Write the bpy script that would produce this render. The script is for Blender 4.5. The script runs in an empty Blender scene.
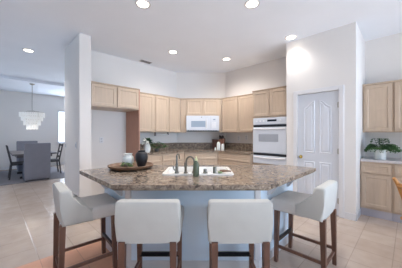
import bpy, bmesh, math, random
from mathutils import Vector, Matrix
random.seed(7)
S2 = math.sqrt(2.0)
C = bpy.context.scene.collection
scene = bpy.context.scene

# ------------------------------------------------------------------ camera
cam_d = bpy.data.cameras.new('camera')
cam_d.sensor_width = 36.0
cam_d.lens = 36.0 * 208.0 / 402.0
cam_d.clip_start = 0.05
cam = bpy.data.objects.new('camera', cam_d)
cam.location = (0, 0, 1.33)
cam.rotation_euler = (math.radians(90), 0, 0)
C.objects.link(cam)
scene.camera = cam

# ------------------------------------------------------------------ light and exposure
world = bpy.data.worlds.new('daylight')
scene.world = world
world.use_nodes = True
bg = world.node_tree.nodes['Background']
# open sides of the room see a blue sky above and an added brighter lower half that lifts the ceiling
wn = world.node_tree
wtc = wn.nodes.new('ShaderNodeTexCoord')
wsp = wn.nodes.new('ShaderNodeSeparateXYZ')
wrp = wn.nodes.new('ShaderNodeValToRGB')
wma = wn.nodes.new('ShaderNodeMath')
wma.operation = 'MULTIPLY_ADD'
wma.inputs[1].default_value = 0.5
wma.inputs[2].default_value = 0.5
wn.links.new(wtc.outputs['Generated'], wsp.inputs['Vector'])
wn.links.new(wsp.outputs['Z'], wma.inputs[0])
wn.links.new(wma.outputs['Value'], wrp.inputs['Fac'])
wrp.color_ramp.elements[0].position = 0.46
wrp.color_ramp.elements[0].color = (0.50, 0.74, 1.0, 1)
wrp.color_ramp.elements[1].position = 0.52
wrp.color_ramp.elements[1].color = (0.12, 0.19, 0.32, 1)
wn.links.new(wrp.outputs['Color'], bg.inputs['Color'])
bg.inputs['Strength'].default_value = 0.95
vs = scene.view_settings
vs.view_transform = 'Standard'
vs.look = 'None'
vs.gamma = 1.0
vs.use_curve_mapping = False
vs.exposure = 0.82


def light(name, kind, loc, energy, color, rot=(0, 0, 0), size=None, size_y=None, **kw):
    d = bpy.data.lights.new(name, kind)
    d.energy = energy
    d.color = color
    if kind == 'AREA':
        d.shape = 'RECTANGLE'
        d.size = size
        d.size_y = size_y or size
    for k, v in kw.items():
        setattr(d, k, v)
    o = bpy.data.objects.new(name, d)
    o.location = loc
    o.rotation_euler = rot
    C.objects.link(o)
    return o


def UV(u, v, z=0.0):
    """room grid (turned 45 degrees to the view) to world"""
    return Vector(((u - v) / S2, (u + v) / S2, z))


R45 = math.radians(45)
# daylight through the nook glazing behind the camera
light('nook_daylight', 'AREA', UV(2.9, -4.2, 1.75), 16, (0.58, 0.77, 1.0),
      (math.radians(91), 0, R45), 1.8, 1.6, spread=math.radians(62))
# sun added to brighten the ceiling by bounce off the floor behind the camera
sun_dir = UV(0.0, math.cos(math.radians(47))) - Vector((0, 0, math.sin(math.radians(47))))
light('ceiling_bounce_sun', 'SUN', (0, -6, 6), 19.0, (0.88, 0.95, 1.0), sun_dir.to_track_quat('-Z', 'Y').to_euler(), angle=math.radians(1.0))
# daylight through the dining room window
light('dining_daylight', 'AREA', UV(2.5, 10.62, 1.65), 40, (0.72, 0.84, 1.0),
      (math.radians(-90), 0, R45), 1.0, 1.4)
WARM = (1.0, 0.95, 0.90)
CEIL = 3.05
LAMPS = [(-0.767, 2.75), (0.675, 2.75), (-0.587, 4.36), (0.585, 4.77), (1.60, 3.70), (-3.55, 4.28)]
for (lx, ly) in LAMPS:
    light('recessed_beam', 'SPOT', (lx, ly, CEIL - 0.03), 17 if lx > 1.5 else (75 if lx < -2 else 49), WARM, spot_size=math.radians(155 if ly > 4 and lx > -1 else 125),
          spot_blend=0.9, shadow_soft_size=0.07)
light('chandelier_glow', 'POINT', UV(0.9, 8.66, 1.30), 8, (1.0, 0.93, 0.85), shadow_soft_size=0.2)


# ------------------------------------------------------------------ materials
def lin(c):
    return tuple(((x / 255.0) / 12.92 if x / 255.0 <= 0.04045 else ((x / 255.0 + 0.055) / 1.055) ** 2.4) for x in c) + (1.0,)


def mat(name, rgb, rough=0.5, metal=0.0, var=0.04, scale=6.0, bump=0.0, bscale=40.0, stretch=None,
        emit=0.0, trans=0.0, coat=0.0, spec=0.5):
    m = bpy.data.materials.new(name)
    m.use_nodes = True
    nt = m.node_tree
    b = nt.nodes['Principled BSDF']
    b.inputs['Roughness'].default_value = rough
    b.inputs['Metallic'].default_value = metal
    b.inputs['Transmission Weight'].default_value = trans
    b.inputs['Coat Weight'].default_value = coat
    b.inputs['Specular IOR Level'].default_value = spec
    tc = nt.nodes.new('ShaderNodeTexCoord')
    mp = nt.nodes.new('ShaderNodeMapping')
    if stretch:
        mp.inputs['Scale'].default_value = stretch
    nt.links.new(tc.outputs['Object'], mp.inputs['Vector'])
    nz = nt.nodes.new('ShaderNodeTexNoise')
    nz.inputs['Scale'].default_value = scale
    nz.inputs['Detail'].default_value = 4
    nt.links.new(mp.outputs['Vector'], nz.inputs['Vector'])
    rp = nt.nodes.new('ShaderNodeValToRGB')
    c = lin(rgb)
    rp.color_ramp.elements[0].position = 0.3
    rp.color_ramp.elements[1].position = 0.7
    rp.color_ramp.elements[0].color = tuple(x * (1 - var) for x in c[:3]) + (1,)
    rp.color_ramp.elements[1].color = tuple(min(1, x * (1 + var)) for x in c[:3]) + (1,)
    nt.links.new(nz.outputs['Fac'], rp.inputs['Fac'])
    nt.links.new(rp.outputs['Color'], b.inputs['Base Color'])
    if emit:
        b.inputs['Emission Color'].default_value = c
        b.inputs['Emission Strength'].default_value = emit
    if bump:
        n2 = nt.nodes.new('ShaderNodeTexNoise')
        n2.inputs['Scale'].default_value = bscale
        nt.links.new(mp.outputs['Vector'], n2.inputs['Vector'])
        bp = nt.nodes.new('ShaderNodeBump')
        bp.inputs['Strength'].default_value = bump
        bp.inputs['Distance'].default_value = 0.004
        nt.links.new(n2.outputs['Fac'], bp.inputs['Height'])
        nt.links.new(bp.outputs['Normal'], b.inputs['Normal'])
    return m


def granite_mat():
    m = bpy.data.materials.new('granite')
    m.use_nodes = True
    nt = m.node_tree
    b = nt.nodes['Principled BSDF']
    b.inputs['Roughness'].default_value = 0.16
    tc = nt.nodes.new('ShaderNodeTexCoord')
    n1 = nt.nodes.new('ShaderNodeTexNoise')
    n1.inputs['Scale'].default_value = 22
    n1.inputs['Detail'].default_value = 6
    n1.inputs['Roughness'].default_value = 0.75
    n1.inputs['Distortion'].default_value = 0.95
    nt.links.new(tc.outputs['Object'], n1.inputs['Vector'])
    r1 = nt.nodes.new('ShaderNodeValToRGB')
    e = r1.color_ramp.elements
    e[0].position, e[0].color = 0.30, lin((48, 43, 42))
    e[1].position, e[1].color = 0.72, lin((196, 184, 168))
    for p, c in ((0.40, (92, 80, 72)), (0.48, (132, 116, 102)), (0.57, (164, 148, 131))):
        k = e.new(p)
        k.color = lin(c)
    nt.links.new(n1.outputs['Fac'], r1.inputs['Fac'])
    v = nt.nodes.new('ShaderNodeTexVoronoi')
    v.inputs['Scale'].default_value = 75
    nt.links.new(tc.outputs['Object'], v.inputs['Vector'])
    r2 = nt.nodes.new('ShaderNodeValToRGB')
    r2.color_ramp.elements[0].position, r2.color_ramp.elements[0].color = 0.0, (0.35, 0.33, 0.32, 1)
    r2.color_ramp.elements[1].position, r2.color_ramp.elements[1].color = 0.34, (1, 1, 1, 1)
    nt.links.new(v.outputs['Distance'], r2.inputs['Fac'])
    mx = nt.nodes.new('ShaderNodeMix')
    mx.data_type = 'RGBA'
    mx.blend_type = 'MULTIPLY'
    mx.inputs['Factor'].default_value = 0.7
    nt.links.new(r1.outputs['Color'], mx.inputs['A'])
    nt.links.new(r2.outputs['Color'], mx.inputs['B'])
    nt.links.new(mx.outputs['Result'], b.inputs['Base Color'])
    return m


def tile_mat(name, c1, c2, grout, rough=0.3, off=(0.02, 0.12), size=0.33):
    m = bpy.data.materials.new(name)
    m.use_nodes = True
    nt = m.node_tree
    b = nt.nodes['Principled BSDF']
    b.inputs['Roughness'].default_value = rough
    g = nt.nodes.new('ShaderNodeNewGeometry')
    mp = nt.nodes.new('ShaderNodeMapping')
    mp.vector_type = 'TEXTURE'
    mp.inputs['Rotation'].default_value = (0, 0, R45)
    mp.inputs['Location'].default_value = tuple(UV(*off))
    nt.links.new(g.outputs['Position'], mp.inputs['Vector'])
    br = nt.nodes.new('ShaderNodeTexBrick')
    br.offset = 0.0
    br.squash = 1.0
    br.inputs['Scale'].default_value = 1.0
    br.inputs['Brick Width'].default_value = size
    br.inputs['Row Height'].default_value = size
    br.inputs['Mortar Size'].default_value = 0.0035
    br.inputs['Mortar Smooth'].default_value = 0.2
    br.inputs['Color1'].default_value = lin(c1)
    br.inputs['Color2'].default_value = lin(c2)
    br.inputs['Mortar'].default_value = lin(grout)
    nt.links.new(mp.outputs['Vector'], br.inputs['Vector'])
    nz = nt.nodes.new('ShaderNodeTexNoise')
    nz.inputs['Scale'].default_value = 5
    nz.inputs['Detail'].default_value = 5
    nt.links.new(mp.outputs['Vector'], nz.inputs['Vector'])
    rp = nt.nodes.new('ShaderNodeValToRGB')
    rp.color_ramp.elements[0].position, rp.color_ramp.elements[0].color = 0.3, (0.86, 0.84, 0.82, 1)
    rp.color_ramp.elements[1].position, rp.color_ramp.elements[1].color = 0.7, (1, 1, 1, 1)
    nt.links.new(nz.outputs['Fac'], rp.inputs['Fac'])
    mx = nt.nodes.new('ShaderNodeMix')
    mx.data_type = 'RGBA'
    mx.blend_type = 'MULTIPLY'
    mx.inputs['Factor'].default_value = 1.0
    nt.links.new(br.outputs['Color'], mx.inputs['A'])
    nt.links.new(rp.outputs['Color'], mx.inputs['B'])
    nt.links.new(mx.outputs['Result'], b.inputs['Base Color'])
    bp = nt.nodes.new('ShaderNodeBump')
    bp.inputs['Strength'].default_value = 0.3
    bp.inputs['Distance'].default_value = 0.003
    bp.invert = True
    nt.links.new(br.outputs['Fac'], bp.inputs['Height'])
    nt.links.new(bp.outputs['Normal'], b.inputs['Normal'])
    return m


M = {}
M['wall'] = mat('wall_paint', (228, 224, 221), 0.7, var=0.012, scale=2, bump=0.05, bscale=120)
M['ceil'] = mat('ceiling_paint', (236, 241, 250), 0.8, var=0.012, scale=2, bump=0.06, bscale=90)
M['trim'] = mat('trim_paint', (221, 220, 222), 0.35, var=0.01)
M['door'] = mat('door_paint', (212, 215, 222), 0.35, var=0.01)
M['island'] = mat('island_paint', (224, 240, 255), 0.5, var=0.012)
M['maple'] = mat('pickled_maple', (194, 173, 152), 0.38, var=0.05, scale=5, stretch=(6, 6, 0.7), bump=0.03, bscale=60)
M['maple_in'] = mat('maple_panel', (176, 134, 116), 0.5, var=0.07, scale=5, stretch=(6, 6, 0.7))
M['toe'] = mat('toe_kick', (150, 140, 140), 0.6)
M['plinth'] = mat('plinth_paint', (178, 174, 182), 0.5, var=0.03)
M['granite'] = granite_mat()
M['laminate'] = mat('pale_worktop', (206, 200, 200), 0.3, var=0.05, scale=60)
M['tile'] = tile_mat('floor_tile', (196, 180, 167), (188, 171, 158), (168, 153, 142), 0.2)
M['tile_b'] = tile_mat('brown_tile', (212, 158, 128), (204, 150, 120), (180, 134, 110), 0.45)
M['white'] = mat('white_enamel', (210, 214, 222), 0.2, var=0.01)
M['porcelain'] = mat('porcelain', (246, 244, 240), 0.12, var=0.005)
M['plast_w'] = mat('white_plastic', (228, 228, 230), 0.4, var=0.01)
M['plast_s'] = mat('socket_plastic', (196, 196, 200), 0.4, var=0.01)
M['glass_d'] = mat('smoked_glass', (150, 165, 182), 0.1, var=0.03)
M['glass_o'] = mat('oven_glass', (168, 170, 176), 0.12, var=0.03)
M['black'] = mat('black_plastic', (34, 34, 38), 0.35)
M['dgrey'] = mat('dark_grey', (70, 70, 74), 0.5)
M['fabric'] = mat('white_slipcover', (202, 202, 198), 0.85, var=0.025, scale=9, bump=0.25, bscale=260)
M['fabric_s'] = mat('seat_cover_shaded', (218, 214, 210), 0.88, var=0.03, scale=9, bump=0.25, bscale=260)  # white like the backrest cover; a greyish-beige shade is put into its colour
M['leg'] = mat('walnut_leg', (112, 80, 66), 0.45, var=0.15, scale=8, stretch=(6, 6, 0.6))
M['foot'] = mat('footrest_metal', (28, 30, 38), 0.3, metal=0.6)
M['chrome'] = mat('brushed_nickel', (126, 124, 116), 0.28, metal=1.0)
M['brass'] = mat('brass', (205, 175, 95), 0.25, metal=1.0)
M['steel'] = mat('hinge_steel', (170, 165, 158), 0.35, metal=1.0)
M['black_v'] = mat('black_ceramic', (34, 36, 42), 0.4, var=0.1, bump=0.1)
M['white_v'] = mat('white_ceramic', (232, 236, 234), 0.3, var=0.02)
M['tray'] = mat('tray_wood', (124, 94, 72), 0.5, var=0.2, scale=6, stretch=(1, 8, 1))
M['leaf'] = mat('leaf_green', (62, 98, 48), 0.5, var=0.3, scale=14)
M['leaf_d'] = mat('leaf_dark', (44, 76, 46), 0.5, var=0.3, scale=14)
M['leaf_p'] = mat('leaf_pale', (146, 164, 120), 0.6, var=0.25, scale=14)
M['leaf_s'] = mat('leaf_sage', (132, 154, 104), 0.6, var=0.3, scale=14)
M['petal'] = mat('white_petal', (248, 248, 242), 0.6)
M['soap'] = mat('soap_green', (104, 114, 94), 0.2, var=0.05)
M['soap_cap'] = mat('pale_pump', (222, 228, 178), 0.35)
M['rust'] = mat('block_wood', (106, 66, 50), 0.5, var=0.18, scale=7, stretch=(5, 5, 1))
M['chair'] = mat('honey_wood', (196, 138, 78), 0.4, var=0.15, scale=7, stretch=(5, 5, 0.7))
M['host'] = mat('charcoal_linen', (128, 130, 142), 0.9, var=0.04, bump=0.2, bscale=200)
M['ebony'] = mat('ebony_wood', (58, 54, 56), 0.4, var=0.1)
M['cushion'] = mat('grey_cushion', (100, 98, 100), 0.85)
M['table'] = mat('dining_grey', (102, 98, 100), 0.35, var=0.08)
M['rug'] = mat('grey_rug', (128, 124, 128), 0.95, var=0.1, scale=30, bump=0.4, bscale=200)
M['crystal'] = mat('crystal', (244, 243, 240), 0.3, emit=0.12)
M['lens'] = mat('lamp_lens', (255, 244, 228), 0.5, emit=5.0)
M['pane'] = mat('window_sky', (214, 230, 250), 0.3, emit=1.3)
M['display'] = mat('display', (30, 34, 40), 0.2)
M['vent'] = mat('vent_grey', (120, 118, 120), 0.5)
M['skirt_line'] = mat('handle_dark', (72, 72, 76), 0.35)


# ------------------------------------------------------------------ mesh helpers
def nb():
    return bmesh.new()


def box(bm, x0, x1, y0, y1, z0, z1, bev=0.0, seg=2):
    r = bmesh.ops.create_cube(bm, size=1.0)
    for v in r['verts']:
        v.co = Vector(((x0 + x1) / 2 + v.co.x * (x1 - x0), (y0 + y1) / 2 + v.co.y * (y1 - y0), (z0 + z1) / 2 + v.co.z * (z1 - z0)))
    if bev > 0:
        es = list({e for v in r['verts'] for e in v.link_edges})
        bmesh.ops.bevel(bm, geom=es, offset=bev, segments=seg, profile=0.5, affect='EDGES')


def face(bm, pts):
    return bm.faces.new([bm.verts.new(p) for p in pts])


def lathe(bm, prof, n=28, c=(0, 0, 0), closed=False):
    rings = []
    for (r, z) in prof:
        if r < 1e-5:
            rings.append([bm.verts.new((c[0], c[1], c[2] + z))])
        else:
            rings.append([bm.verts.new((c[0] + r * math.cos(2 * math.pi * k / n), c[1] + r * math.sin(2 * math.pi * k / n), c[2] + z)) for k in range(n)])
    for a, b in zip(rings[:-1], rings[1:]):
        for k in range(n):
            j = (k + 1) % n
            if len(a) == 1 and len(b) == 1:
                continue
            if len(a) == 1:
                bm.faces.new((a[0], b[j], b[k]))
            elif len(b) == 1:
                bm.faces.new((a[k], a[j], b[0]))
            else:
                bm.faces.new((a[k], a[j], b[j], b[k]))


def tube(bm, pts, r, n=10, cap=True):
    pts = [Vector(p) for p in pts]
    rr = r if isinstance(r, (list, tuple)) else [r] * len(pts)
    prev, first = None, None
    up = Vector((0, 0, 1))
    x = None
    for i, p in enumerate(pts):
        d = (pts[min(i + 1, len(pts) - 1)] - pts[max(i - 1, 0)]).normalized()
        if x is None:
            x = d.cross(up)
            if x.length < 1e-3:
                x = d.cross(Vector((0, 1, 0)))
        x = (x - d * x.dot(d)).normalized()
        y = d.cross(x)
        ring = [bm.verts.new(p + (x * math.cos(2 * math.pi * k / n) + y * math.sin(2 * math.pi * k / n)) * rr[i]) for k in range(n)]
        if prev:
            for k in range(n):
                j = (k + 1) % n
                bm.faces.new((prev[k], prev[j], ring[j], ring[k]))
        else:
            first = ring
        prev = ring
    if cap:
        bm.faces.new(first)
        bm.faces.new(list(reversed(prev)))


def bar(bm, p, q, w, h, w2=None, h2=None):
    """rectangular bar from p to q, section w x h tapering to w2 x h2"""
    p, q = Vector(p), Vector(q)
    d = (q - p).normalized()
    x = d.cross(Vector((0, 1, 0)))
    if x.length < 0.2:
        x = d.cross(Vector((0, 0, 1)))
    x.normalize()
    y = d.cross(x)
    rings = []
    for c, a, b in ((p, w, h), (q, w2 or w, h2 or h)):
        rings.append([bm.verts.new(c + x * sx * a / 2 + y * sy * b / 2) for sx, sy in ((-1, -1), (1, -1), (1, 1), (-1, 1))])
    a, b = rings
    for k in range(4):
        bm.faces.new((a[k], a[(k + 1) % 4], b[(k + 1) % 4], b[k]))
    bm.faces.new(list(reversed(a)))
    bm.faces.new(b)


def prism(bm, poly, z0, z1, bev=0.0):
    a = [bm.verts.new((p[0], p[1], z0)) for p in poly]
    b = [bm.verts.new((p[0], p[1], z1)) for p in poly]
    n = len(poly)
    fs = [bm.faces.new(list(reversed(a))), bm.faces.new(b)]
    for k in range(n):
        fs.append(bm.faces.new((a[k], a[(k + 1) % n], b[(k + 1) % n], b[k])))
    if bev:
        es = list({e for f in fs[:2] for e in f.edges})
        bmesh.ops.bevel(bm, geom=es, offset=bev, segments=2, profile=0.5, affect='EDGES')


def profile_x(bm, prof, x0, x1, bev=0.0, seg=3):
    """extrude a (y, z) outline across x"""
    a = [bm.verts.new((x0, p[0], p[1])) for p in prof]
    b = [bm.verts.new((x1, p[0], p[1])) for p in prof]
    n = len(prof)
    fa, fb = bm.faces.new(a), bm.faces.new(list(reversed(b)))
    for k in range(n):
        bm.faces.new((a[k], b[k], b[(k + 1) % n], a[(k + 1) % n]))
    if bev:
        bmesh.ops.bevel(bm, geom=list(fa.edges) + list(fb.edges), offset=bev, segments=seg, profile=0.5, affect='EDGES')


def panel_front(bm, x0, x1, z0, z1, y, t=0.02, fr=0.055, dep=0.008):
    """framed door or drawer front, back at y, front at y - t, flat recessed field"""
    f = min(fr, (z1 - z0) * 0.28, (x1 - x0) * 0.28)

    def ring(i, yy):
        return [bm.verts.new(p) for p in ((x0 + i, yy, z0 + i), (x1 - i, yy, z0 + i), (x1 - i, yy, z1 - i), (x0 + i, yy, z1 - i))]
    rs = [ring(0, y), ring(0, y - t + 0.003), ring(0.003, y - t), ring(f, y - t), ring(f + 0.008, y - t + dep)]
    bm.faces.new(list(reversed(rs[0])))
    for a, b in zip(rs[:-1], rs[1:]):
        for k in range(4):
            bm.faces.new((a[k], a[(k + 1) % 4], b[(k + 1) % 4], b[k]))
    bm.faces.new(rs[-1])


def obj(name, bm, m, parent=None, smooth=False, loc=None, rotz=None):
    bmesh.ops.recalc_face_normals(bm, faces=bm.faces)
    me = bpy.data.meshes.new(name)
    bm.to_mesh(me)
    bm.free()
    me.materials.append(M[m] if isinstance(m, str) else m)
    if smooth:
        for p in me.polygons:
            p.use_smooth = True
        try:
            me.set_sharp_from_angle(angle=math.radians(40))
        except Exception:
            pass
    o = bpy.data.objects.new(name, me)
    C.objects.link(o)
    if parent:
        o.parent = parent
    if loc is not None:
        o.location = loc
    if rotz is not None:
        o.rotation_euler = (0, 0, rotz)
    return o


def tag(o, label, cat, group=None):
    o['label'] = label
    o['category'] = cat
    if group:
        o['group'] = group
    return o


def thing(name, label, cat, loc=(0, 0, 0), rotz=0.0, group=None):
    o = bpy.data.objects.new(name, None)
    o.empty_display_size = 0.1
    C.objects.link(o)
    o.location = loc
    o.rotation_euler = (0, 0, rotz)
    return tag(o, label, cat, group)


def struct(name, bm, m, parent=None, loc=None, rotz=None, smooth=False):
    o = obj(name, bm, m, parent, smooth, loc, rotz)
    if parent is None:
        o['kind'] = 'structure'
    return o


def dup(root, loc, rotz, label=None, group=None):
    r = root.copy()
    C.objects.link(r)
    r.location = loc
    r.rotation_euler = (0, 0, rotz)
    if label:
        r['label'] = label
    if group:
        r['group'] = group
    for ch in list(root.children):
        c = ch.copy()
        C.objects.link(c)
        c.parent = r
        for g in list(ch.children):
            d = g.copy()
            C.objects.link(d)
            d.parent = c
    return r


# ------------------------------------------------------------------ room shell (u, v grid)
def uvbox(name, u0, u1, v0, v1, z0, z1, m='wall', bev=0.0):
    bm = nb()
    box(bm, u0, u1, v0, v1, z0, z1, bev, 3)
    return struct(name, bm, m, rotz=R45)


uvbox('floor', -4.2, 7.0, -4.5, 11.2, -0.12, 0.0, 'tile')
uvbox('ceiling', -4.2, 7.0, -4.5, 8.35, CEIL, CEIL + 0.15, 'ceil')
uvbox('ceiling_dining', -4.2, 7.0, 8.35, 11.2, CEIL - 0.09, CEIL + 0.15, 'ceil')
uvbox('floor_brown', -4.2, 0.97, 1.10, 2.765, 0.0, 0.002, 'tile_b')
uvbox('wall_column', 1.03, 1.22, 3.94, 4.62, 0, CEIL, 'wall', 0.012)
uvbox('wall_left', 1.03, 4.2, 4.60, 4.96, 0, CEIL)
bm = nb()
box(bm, -0.80, 0.80, 5.82, 6.0, 0, CEIL)
struct('wall_back', bm, 'wall')
uvbox('wall_right', 4.60, 4.9, 1.62, 4.2, 0, CEIL)
# pantry: front wall with the door opening, two side walls
PU = 3.93
D0, D1, DT = 0.796, 1.439, 2.04
bm = nb()
box(bm, PU, PU + 0.12, 0.575, D0, 0, CEIL)
box(bm, PU, PU + 0.12, D1, 1.64, 0, CEIL)
box(bm, PU, PU + 0.12, D0, D1, DT, CEIL)
struct('wall_pantry', bm, 'wall', rotz=R45)
uvbox('wall_pantry_right', PU + 0.12, 4.9, 0.575, 0.695, 0, CEIL)
uvbox('wall_pantry_left', PU + 0.12, 4.62, 1.52, 1.64, 0, CEIL)
uvbox('wall_far_right', 4.90, 5.02, -4.4, 0.70, 0, CEIL)
uvbox('wall_blocker_rear', -4.35, -4.2, -4.5, 4.0, 0, CEIL)  # unseen, added to cut the world light coming in from this side
uvbox('wall_blocker_right', 3.9, 5.02, -4.55, -4.4, 0, CEIL)  # added out of view to keep daylight off the far right wall
# dining room: far wall with a window, right wall
W0, W1, WZ0, WZ1 = 1.95, 3.05, 0.92, 2.36
bm = nb()
box(bm, -4.2, W0, 10.7, 10.85, 0, CEIL)
box(bm, W1, 5.0, 10.7, 10.85, 0, CEIL)
box(bm, W0, W1, 10.7, 10.85, 0, WZ0)
box(bm, W0, W1, 10.7, 10.85, WZ1, CEIL)
struct('wall_dining', bm, 'wall', rotz=R45)
uvbox('wall_dining_right', 4.3, 4.45, 4.96, 10.7, 0, CEIL)
bm = nb()
box(bm, W0 + 0.05, W1 - 0.05, 10.76, 10.77, WZ0 + 0.05, WZ1 - 0.05)
win = struct('window_1', bm, 'pane', rotz=R45)
bm = nb()
for a in ((W0, W0 + 0.06, WZ0, WZ1), (W1 - 0.06, W1, WZ0, WZ1), (W0, W1, WZ0, WZ0 + 0.06), (W0, W1, WZ1 - 0.06, WZ1), (2.48, 2.52, WZ0, WZ1)):
    box(bm, a[0], a[1], 10.72, 10.80, a[2], a[3])
obj('window_frame', bm, 'trim', win)
bm = nb()
box(bm, W0 - 0.04, W1 + 0.04, 10.63, 10.72, WZ0 - 0.03, WZ0)
obj('window_sill', bm, 'trim', win)
# baseboards
uvbox('baseboard_pantry', PU - 0.012, PU, 0.565, D0 - 0.072, 0, 0.10, 'trim')
uvbox('baseboard_pantry_side', PU - 0.012, 4.28, 0.563, 0.575, 0, 0.10, 'trim')
uvbox('baseboard_column', 1.018, 1.22, 3.928, 3.94, 0, 0.10, 'trim')
uvbox('baseboard_column_side', 1.018, 1.03, 3.94, 4.96, 0, 0.10, 'trim')
uvbox('baseboard_dining', -4.2, 4.3, 10.688, 10.7, 0, 0.10, 'trim')
# door casing
bm = nb()
box(bm, PU - 0.018, PU + 0.01, D1, D1 + 0.07, 0, DT + 0.07, 0.006)
box(bm, PU - 0.018, PU + 0.01, D0 - 0.07, D0, 0, DT + 0.07, 0.006)
box(bm, PU - 0.018, PU + 0.01, D0 - 0.0, D1 + 0.0, DT, DT + 0.07, 0.006)
struct('trim_1', bm, 'trim', rotz=R45)


# pantry door, local x runs along -v
def offset_poly(poly, d):
    n = len(poly)
    out = []
    for i in range(n):
        p0, p1, p2 = Vector(poly[i - 1]), Vector(poly[i]), Vector(poly[(i + 1) % n])
        e1, e2 = (p1 - p0).normalized(), (p2 - p1).normalized()
        n1, n2 = Vector((-e1.y, e1.x)), Vector((-e2.y, e2.x))
        k = (n1 + n2)
        k = k / max(0.25, 1 + n1.dot(n2))
        out.append(tuple(p1 + k * d))
    return out


DW = D1 - D0
bm = nb()
box(bm, 0.004, DW - 0.004, 0.0, 0.035, 0.012, DT - 0.004, 0.002, 1)


def door_panel(bm, poly):
    levels = ((0.0, 0.0), (0.010, -0.012), (0.022, -0.003), (0.036, -0.003), (0.050, -0.012))
    rings = []
    for d, y in levels:
        rings.append([bm.verts.new((p[0], y, p[1])) for p in offset_poly(poly, d)])
    for a, b in zip(rings[:-1], rings[1:]):
        for k in range(len(a)):
            j = (k + 1) % len(a)
            bm.faces.new((a[k], a[j], b[j], b[k]))
    bm.faces.new(rings[-1])


def arch(x0, x1, z0, zo, zi, rising):
    top = []
    for k in range(9):
        t = k / 8.0
        s = t * t * (3 - 2 * t)
        top.append((x0 + (x1 - x0) * t, zo + (zi - zo) * (s if rising else 1 - s)))
    return [(x0, z0), (x1, z0)] + list(reversed(top))


door_panel(bm, arch(0.105, 0.285, 1.00, 1.79, 1.91, True))
door_panel(bm, arch(0.358, 0.538, 1.00, 1.79, 1.91, False))
door_panel(bm, [(0.105, 0.22), (0.285, 0.22), (0.285, 0.85), (0.105, 0.85)])
door_panel(bm, [(0.358, 0.22), (0.538, 0.22), (0.538, 0.85), (0.358, 0.85)])
door = struct('door_1', bm, 'door', loc=UV(PU + 0.012, D1), rotz=-R45)
bm = nb()
lathe(bm, [(0, 0.052), (0.016, 0.050), (0.025, 0.040), (0.026, 0.030), (0.018, 0.020), (0.010, 0.014), (0.010, 0.006), (0.028, 0.005), (0.030, 0.0), (0, 0)], 20)
bmesh.ops.rotate(bm, verts=bm.verts, cent=(0, 0, 0), matrix=Matrix.Rotation(math.radians(90), 3, 'X'))
bmesh.ops.translate(bm, verts=bm.verts, vec=(0.055, 0.0, 0.92))
k = obj('door_knob', bm, 'brass', door, True)
k['label'] = 'brass door knob'
for hz in (0.25, 1.05, 1.80):
    bm = nb()
    tube(bm, [(DW - 0.008, -0.014, hz - 0.045), (DW - 0.008, -0.014, hz + 0.045)], 0.008, 8)
    box(bm, DW - 0.022, DW - 0.006, -0.006, 0.004, hz - 0.04, hz + 0.04)
    obj('hinge', bm, 'steel', door)


# ------------------------------------------------------------------ kitchen cabinets
def add_front(root, kind, x0, x1, z0, z1, y=0.0):
    bm = nb()
    panel_front(bm, x0 + 0.012, x1 - 0.012, z0, z1, y - 0.0015, fr=0.05 if kind == 'door' else 0.035)
    return obj(kind, bm, 'maple', root)


def wall_cab(name, label, loc, rotz, w, d, z0, z1, nd, group=None, crown=True, doors=None, extra=None):
    """hung cabinet, local x 0..w, front y 0, back y d"""
    t = thing(name, label, 'cabinet', (loc[0], loc[1], z0), rotz, group)
    h = z1 - z0
    bm = nb()
    box(bm, 0, w, 0, d, 0, h, 0.002, 1)
    if extra:
        for e in extra:
            box(bm, *e)
    obj('cabinet_body', bm, 'maple', t)
    xs = doors or [(w * i / nd, w * (i + 1) / nd) for i in range(nd)]
    for a, b in xs:
        add_front(t, 'door', a, b, 0.018, h - 0.035)
    if crown:
        bm = nb()
        profile_x(bm, [(0.01, h - 0.028), (-0.012, h - 0.028), (-0.026, h - 0.006), (-0.026, h), (0.01, h)], 0, w)
        obj('crown_strip', bm, 'maple', t)
    return t


UG = 'wall cabinets around the kitchen'
wall_cab('refrigerator_cabinet', 'short maple cabinet with two doors bridging the empty refrigerator alcove', UV(1.222, 4.0), R45, 0.936, 0.597, 1.83, 2.27, 2)
bm = nb()
box(bm, 0, 0.026, 0, 0.597, 0, 2.27, 0.002, 1)
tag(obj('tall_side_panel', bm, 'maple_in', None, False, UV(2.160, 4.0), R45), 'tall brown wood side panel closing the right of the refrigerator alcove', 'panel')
wall_cab('wall_cabinet', 'narrow single-door maple wall cabinet directly right of the tall side panel', UV(2.188, 4.27), R45, 0.527, 0.327, 1.37, 2.27, 1, None, doors=[(0.03, 0.505)])
wall_cab('wall_cabinet', 'two-door maple wall cabinet left of the microwave, above the flower vase end of the counter', UV(2.717, 4.27), R45, 0.768, 0.327, 1.37, 2.27, 2, None, doors=[(0.01, 0.40), (0.40, 0.765)])
# over-microwave cabinet on the cut corner, with its full-height filler strips
wall_cab('microwave_cabinet', 'short two-door maple cabinet directly above the white microwave', (-0.545, 5.49), 0, 1.09, 0.327, 1.815, 2.27, 2, None,
         doors=[(0.155, 0.59), (0.59, 1.02)], extra=[(0.0, 0.150, 0, 0.02, -0.445, 0.0), (1.025, 1.09, 0, 0.02, -0.445, 0.0)])
wall_cab('wall_cabinet', 'two-door maple wall cabinet right of the microwave, beside the oven tower', UV(4.27, 3.485), -R45, 1.043, 0.327, 1.37, 2.27, 2, None)

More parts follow.
